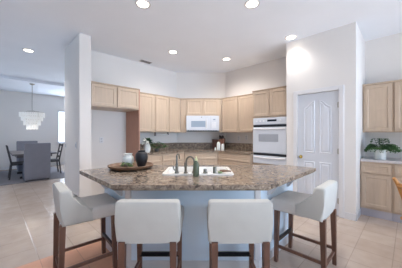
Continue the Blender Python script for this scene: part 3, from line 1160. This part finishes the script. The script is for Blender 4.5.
# ------------------------------------------------------------------ back counter objects
fv = UV(2.41, 4.10, 0.921)
vs1 = thing('flower_vase', 'white vase with white blooms and dark leaves on the left counter', 'vase', fv)
bm = nb()
lathe(bm, [(0, 0), (0.055, 0), (0.074, 0.05), (0.078, 0.11), (0.064, 0.16), (0.05, 0.18), (0.056, 0.195), (0.046, 0.195), (0.04, 0.18), (0, 0.17)], 26)
obj('vase_body', bm, 'white_v', vs1, True)
rnd = random.Random(11)
bm = nb()
for i in range(70):
    a = rnd.uniform(0, 6.28)
    e = rnd.uniform(-0.1, 1.2)
    r0 = rnd.uniform(0.0, 0.05)
    leaf(bm, (r0 * math.cos(a) + 0.015, r0 * math.sin(a), 0.19 + rnd.uniform(0, 0.07)), (math.cos(a) * math.cos(e), math.sin(a) * math.cos(e), math.sin(e)), rnd.uniform(0.08, 0.13), 0.06)
obj('leaves', bm, 'leaf_d', vs1)
for i, (dx, dy, dz) in enumerate(((-0.015, -0.125, 0.27), (-0.05, -0.115, 0.20), (0.045, -0.15, 0.22))):
    bm = nb()
    for k in range(14):
        a = k * 2.4
        e = -0.5 + 0.13 * k
        leaf(bm, (dx, dy, dz), (math.cos(a) * math.cos(e), math.sin(a) * math.cos(e), math.sin(e)), 0.055, 0.05, 0.1)
    obj('bloom', bm, 'petal', vs1)['label'] = 'white bloom'
iv = thing('trailing_ivy', 'low trailing green ivy on the counter right of the flower vase', 'plant', UV(2.74, 4.22, 0.921), R45)
bm = nb()
lathe(bm, [(0, 0), (0.045, 0), (0.055, 0.05), (0.048, 0.05), (0, 0.04)], 20)
obj('pot', bm, 'dgrey', iv, True)
bm = nb()
for i in range(90):
    x = rnd.uniform(-0.16, 0.24)
    y = rnd.uniform(-0.09, 0.08)
    z = max(0.03, 0.10 * (1 - abs(x - 0.02) * 3) + rnd.uniform(0.02, 0.12))
    a = rnd.uniform(0, 6.28)
    leaf(bm, (x, y, z), (math.cos(a), math.sin(a), rnd.uniform(-0.3, 0.7)), rnd.uniform(0.045, 0.075), 0.055)
obj('leaves', bm, 'leaf', iv)
bm = nb()
for i in range(9):
    x1 = -0.15 + i * 0.045
    tube(bm, [(0, 0, 0.045), (x1 * 0.5, -0.03 + 0.01 * (i % 3), 0.12), (x1, -0.05 + 0.03 * (i % 3), 0.05)], 0.003, 6)
obj('stems', bm, 'leaf_d', iv)

# right corner of the counter: knife block, jars
CB = Vector((0.44, 5.50, 0.921))
kb = thing('knife_block', 'reddish brown wooden knife block in the corner right of the microwave', 'knife block', CB + Vector((0.12, 0.06, 0)), math.radians(-20))
bm = nb()
profile_x(bm, [(-0.10, 0), (0.09, 0), (0.09, 0.10), (0.03, 0.30), (-0.06, 0.27)], -0.075, 0.075, 0.004, 1)
obj('block', bm, 'rust', kb)
for i in range(5):
    bm = nb()
    x = -0.05 + 0.025 * i
    y0 = -0.02 + 0.012 * (i % 2)
    bar(bm, (x, y0, 0.275), (x, y0 - 0.035, 0.37 - 0.01 * (i % 3)), 0.018, 0.026)
    obj('knife_handle', bm, 'black', kb)
cbd = thing('cutting_board', 'brown cutting board leaning on the wall left of the knife block', 'cutting board', CB + Vector((-0.04, 0.10, 0)), math.radians(0))
bm = nb()
profile_x(bm, [(0.12, 0.0), (0.14, 0.0), (0.165, 0.26), (0.145, 0.26)], -0.09, 0.10, 0.004, 2)
obj('board', bm, 'rust', cbd)
for nm, lb, x, y, h, r, m_ in (('white_jar', 'white lidded canister before the knife block', 0.015, -0.11, 0.21, 0.044, 'white_v'),
                               ('white_jar', 'shorter white canister before the knife block, on the right', 0.118, -0.14, 0.16, 0.040, 'white_v')):
    j = thing(nm, lb, 'canister', CB + Vector((x, y, 0)), 0)
    bm = nb()
    lathe(bm, [(0, 0), (r, 0), (r * 1.05, h * 0.1), (r * 1.05, h * 0.78), (r * 0.8, h * 0.85), (0, h * 0.85)], 22)
    obj('jar_body', bm, m_, j, True)
    bm = nb()
    lathe(bm, [(0, h * 0.855), (r * 0.85, h * 0.855), (r * 0.85, h * 0.94), (r * 0.3, h * 0.97), (r * 0.25, h), (0, h)], 22)
    obj('lid', bm, m_, j, True)
j = thing('salt_shaker', 'tiny white shaker left of the canisters on the back counter', 'shaker', CB + Vector((-0.07, -0.13, 0)))
bm = nb()
lathe(bm, [(0, 0), (0.022, 0), (0.018, 0.05), (0.014, 0.065), (0, 0.068)], 16)
obj('shaker_body', bm, 'white_v', j, True)
j = thing('dark_bottle', 'dark red bottle on the counter against the oven tower', 'bottle', UV(4.38, 2.53, 0.921))
bm = nb()
lathe(bm, [(0, 0), (0.034, 0), (0.036, 0.01), (0.036, 0.13), (0.014, 0.18), (0.013, 0.24), (0, 0.24)], 18)
obj('bottle_body', bm, mat('wine_glass', (86, 52, 52), 0.15), j, True)
bm = nb()
lathe(bm, [(0, 0.2405), (0.015, 0.2405), (0.015, 0.262), (0, 0.262)], 14)
obj('cap', bm, 'black', j, True)

# ------------------------------------------------------------------ potted fern
fp = thing('potted_fern', 'green fern in a plain white pot on the right worktop', 'plant', UV(4.46, 0.335, 0.9205))
bm = nb()
lathe(bm, [(0, 0), (0.072, 0), (0.077, 0.01), (0.079, 0.158), (0.072, 0.158), (0.070, 0.13), (0, 0.13)], 32)
obj('pot', bm, 'white_v', fp, True)
bm = nb()
lathe(bm, [(0, 0.1345), (0.069, 0.1345), (0.069, 0.1305), (0, 0.1305)], 20)
obj('soil', bm, mat('soil', (60, 46, 38), 0.9), fp)
rnd = random.Random(5)
bm = nb()
bs = nb()
for i in range(52):
    a = rnd.uniform(0, 6.28)
    ln = rnd.uniform(0.17, 0.27)
    rise = rnd.uniform(0.035, 0.10)
    if i % 8 == 0:
        ln, rise = 0.10, 0.14
    vdir = (-math.cos(a) + math.sin(a)) / S2
    if vdir > 0.1:
        ln = min(ln, 0.155 / vdir)
    pts = []
    for k in range(9):
        t_ = k / 8.0
        pts.append(Vector((math.cos(a) * (0.02 + ln * t_), math.sin(a) * (0.02 + ln * t_), 0.14 + rise * math.sin(math.pi * min(1, t_ * 0.85)) * 1.2 - 0.03 * t_ * t_ + (0.06 * t_ if i % 8 == 0 else 0))))
    tube(bs, pts, 0.0022, 5)
    for k in range(1, 9):
        d = (pts[k] - pts[k - 1]).normalized()
        s = d.cross(Vector((0, 0, 1))).normalized()
        L = 0.06 * (1 - 0.6 * k / 8.0)
        leaf(bm, pts[k], d * 0.6 + s, L, 0.034, 0.3)
        leaf(bm, pts[k], d * 0.6 - s, L, 0.034, 0.3)
obj('stems', bs, 'leaf_d', fp)
obj('fronds', bm, 'leaf', fp)

# ------------------------------------------------------------------ dining room
bm = nb()
box(bm, -0.9, 1.75, 7.42, 10.2, 0.0005, 0.012, 0.004, 1)
tag(obj('area_rug', bm, 'rug', None, False, (0, 0, 0), R45), 'grey area rug under the dining table', 'rug')
TZ = 0.0125
tb = thing('dining_table', 'grey dining table under the tiered chandelier', 'table', UV(0.9, 8.66, TZ), R45)
bm = nb()
box(bm, -0.52, 0.52, -0.85, 0.85, 0.70, 0.745, 0.008)
obj('tabletop', bm, 'table', tb)
bm = nb()
box(bm, -0.42, 0.42, -0.7, 0.7, 0.62, 0.699)
obj('apron', bm, 'table', tb)
for sy in (-0.5, 0.5):
    bm = nb()
    box(bm, -0.06, 0.06, sy - 0.06, sy + 0.06, 0.06, 0.62, 0.006)
    box(bm, -0.34, 0.34, sy - 0.05, sy + 0.05, 0.0, 0.06, 0.01)
    obj('pedestal', bm, 'ebony', tb)


def host_chair(label):
    t = thing('host_chair', label, 'chair', (0, 0, TZ), 0, 'charcoal upholstered host chairs')
    bm = nb()
    profile_x(bm, [(-0.30, 0.10), (-0.30, 0.6), (-0.33, 1.055), (-0.25, 1.06), (-0.21, 0.6), (-0.20, 0.10)], -0.30, 0.30, 0.02, 3)
    obj('backrest', bm, 'host', t, True)
    bm = nb()
    box(bm, -0.285, 0.285, -0.198, 0.28, 0.30, 0.48, 0.03, 3)
    obj('seat', bm, 'host', t, True)
    bm = nb()
    box(bm, -0.29, 0.29, -0.29, 0.27, 0.03, 0.298, 0.01, 2)
    obj('skirt', bm, 'host', t, True)
    for sx in (-1, 1):
        for sy in (-1, 1):
            bm = nb()
            box(bm, sx * 0.25 - 0.02, sx * 0.25 + 0.02, sy * 0.24 - 0.02, sy * 0.24 + 0.02, 0.0, 0.03)
            obj('leg', bm, 'ebony', t)
    return t


h0 = host_chair('charcoal upholstered chair at the near end of the dining table, back to us')
h0.location = UV(0.9, 7.75, TZ)
h0.rotation_euler = (0, 0, R45)
dup(h0, UV(0.9, 9.72, TZ), R45 + math.pi, 'charcoal upholstered chair at the far end of the dining table, by the wall')


def side_chair(label):
    """faces local +y"""
    t = thing('dining_chair', label, 'chair', (0, 0, TZ), 0, 'dark wooden dining chairs')
    for sx in (-1, 1):
        bm = nb()
        bar(bm, (sx * 0.20, -0.25, 0.0), (sx * 0.20, -0.20, 0.45), 0.034, 0.034)
        bar(bm, (sx * 0.20, -0.20, 0.449), (sx * 0.20, -0.30, 0.98), 0.034, 0.036)
        obj('leg', bm, 'ebony', t)
        bm = nb()
        bar(bm, (sx * 0.20, 0.21, 0.43), (sx * 0.20, 0.21, 0.0), 0.036, 0.036, 0.028, 0.028)
        obj('leg', bm, 'ebony', t)
    bm = nb()
    box(bm, -0.22, 0.22, -0.22, 0.23, 0.40, 0.435, 0.004)
    obj('seat_frame', bm, 'ebony', t)
    bm = nb()
    box(bm, -0.21, 0.21, -0.19, 0.23, 0.436, 0.475, 0.014, 3)
    obj('seat', bm, 'cushion', t, True)
    for z, y in ((0.94, -0.293), (0.72, -0.252), (0.56, -0.222)):
        bm = nb()
        box(bm, -0.19, 0.19, y - 0.010, y + 0.010, z - 0.03, z + 0.03, 0.004)
        obj('back_rail', bm, 'ebony', t)
    return t


c0 = side_chair('dark wooden dining chair at the left side of the dining table')
c0.location = UV(0.58, 8.28, TZ + 0.0025)
c0.rotation_euler = (0, 0, R45 - math.pi / 2)
dup(c0, UV(1.36, 8.45, TZ + 0.0025), R45 + math.pi / 2, 'dark wooden dining chair at the right side of the dining table, near the window')

# chandelier: tiers of hanging glass rods
chd = thing('chandelier', 'tiered white glass chandelier above the dining table', 'chandelier', UV(0.9, 8.66, CEIL - 0.0905), 0)
H0 = CEIL - 0.0905
bm = nb()
lathe(bm, [(0, 0), (0.07, 0), (0.065, -0.02), (0.02, -0.045), (0, -0.045)], 22)
obj('canopy', bm, 'steel', chd, True)
bm = nb()
tube(bm, [(0, 0, -0.04), (0, 0, 2.04 - H0)], 0.008, 8)
obj('rod', bm, 'steel', chd)
bm = nb()
for rr, z in ((0.32, 2.03), (0.27, 1.91), (0.21, 1.79), (0.14, 1.66)):
    lathe(bm, [(rr, z - H0 - 0.006), (rr + 0.006, z - H0), (rr, z - H0 + 0.006), (rr - 0.006, z - H0), (rr, z - H0 - 0.006)], 36)
for k_ in range(4):
    a = k_ * math.pi / 2
    tube(bm, [(0, 0, 2.09 - H0), (0.32 * math.cos(a), 0.32 * math.sin(a), 2.03 - H0)], 0.005, 6)
    tube(bm, [(0.27 * math.cos(a), 0.27 * math.sin(a), 2.03 - H0), (0.27 * math.cos(a), 0.27 * math.sin(a), 1.91 - H0), (0.14 * math.cos(a), 0.14 * math.sin(a), 1.66 - H0)], 0.004, 6)
obj('frame', bm, 'steel', chd)
for rr, z0, z1, n in ((0.32, 1.87, 2.025, 44), (0.27, 1.75, 1.905, 38), (0.21, 1.61, 1.785, 30), (0.14, 1.48, 1.655, 20)):
    bm = nb()
    for k_ in range(n):
        a = 2 * math.pi * k_ / n
        x, y = rr * math.cos(a), rr * math.sin(a)
        w = 0.8 * math.pi * rr / n
        tx, ty = -math.sin(a) * w, math.cos(a) * w
        nx, ny = math.cos(a) * 0.010, math.sin(a) * 0.010
        zz = z0 + 0.02 * (k_ % 2)
        prism(bm, [(x - tx, y - ty), (x + nx, y + ny), (x + tx, y + ty), (x - nx, y - ny)], zz - H0, z1 - H0)
    obj('glass_tier', bm, 'crystal', chd)

# ------------------------------------------------------------------ honey wood chair at the right edge
hc = thing('wooden_chair', 'honey wood chair cut off at the right edge of the photo', 'chair', (2.28, 1.93, 0), 0)
for dy in (0.22, -0.22):
    bm = nb()
    prof = [(-0.175, 0.0), (-0.15, 0.25), (-0.135, 0.45), (-0.16, 0.62), (-0.225, 0.78), (-0.285, 0.875)]
    tube(bm, [(x, dy, z) for x, z in prof], [0.018, 0.022, 0.026, 0.026, 0.024, 0.014], 10)
    obj('leg', bm, 'chair', hc, True)
    bm = nb()
    tube(bm, [(0.22, dy, 0.44), (0.24, dy, 0.0)], [0.023, 0.016], 10)
    obj('leg', bm, 'chair', hc, True)
bm = nb()
box(bm, -0.20, 0.25, -0.25, 0.25, 0.435, 0.47, 0.014, 3)
obj('seat', bm, 'chair', hc, True)
bm = nb()
for z, x in ((0.80, -0.235),):
    tube(bm, [(x - 0.035 * math.sin(math.pi * k / 10), -0.22 + 0.44 * k / 10, z) for k in range(11)], 0.024, 10)
obj('top_rail', bm, 'chair', hc, True)
for k in range(4):
    bm = nb()
    y = -0.13 + 0.087 * k
    tube(bm, [(-0.15, y, 0.465), (-0.185, y, 0.62), (-0.26, y, 0.795)], 0.009, 8)
    obj('spindle', bm, 'chair', hc, True)
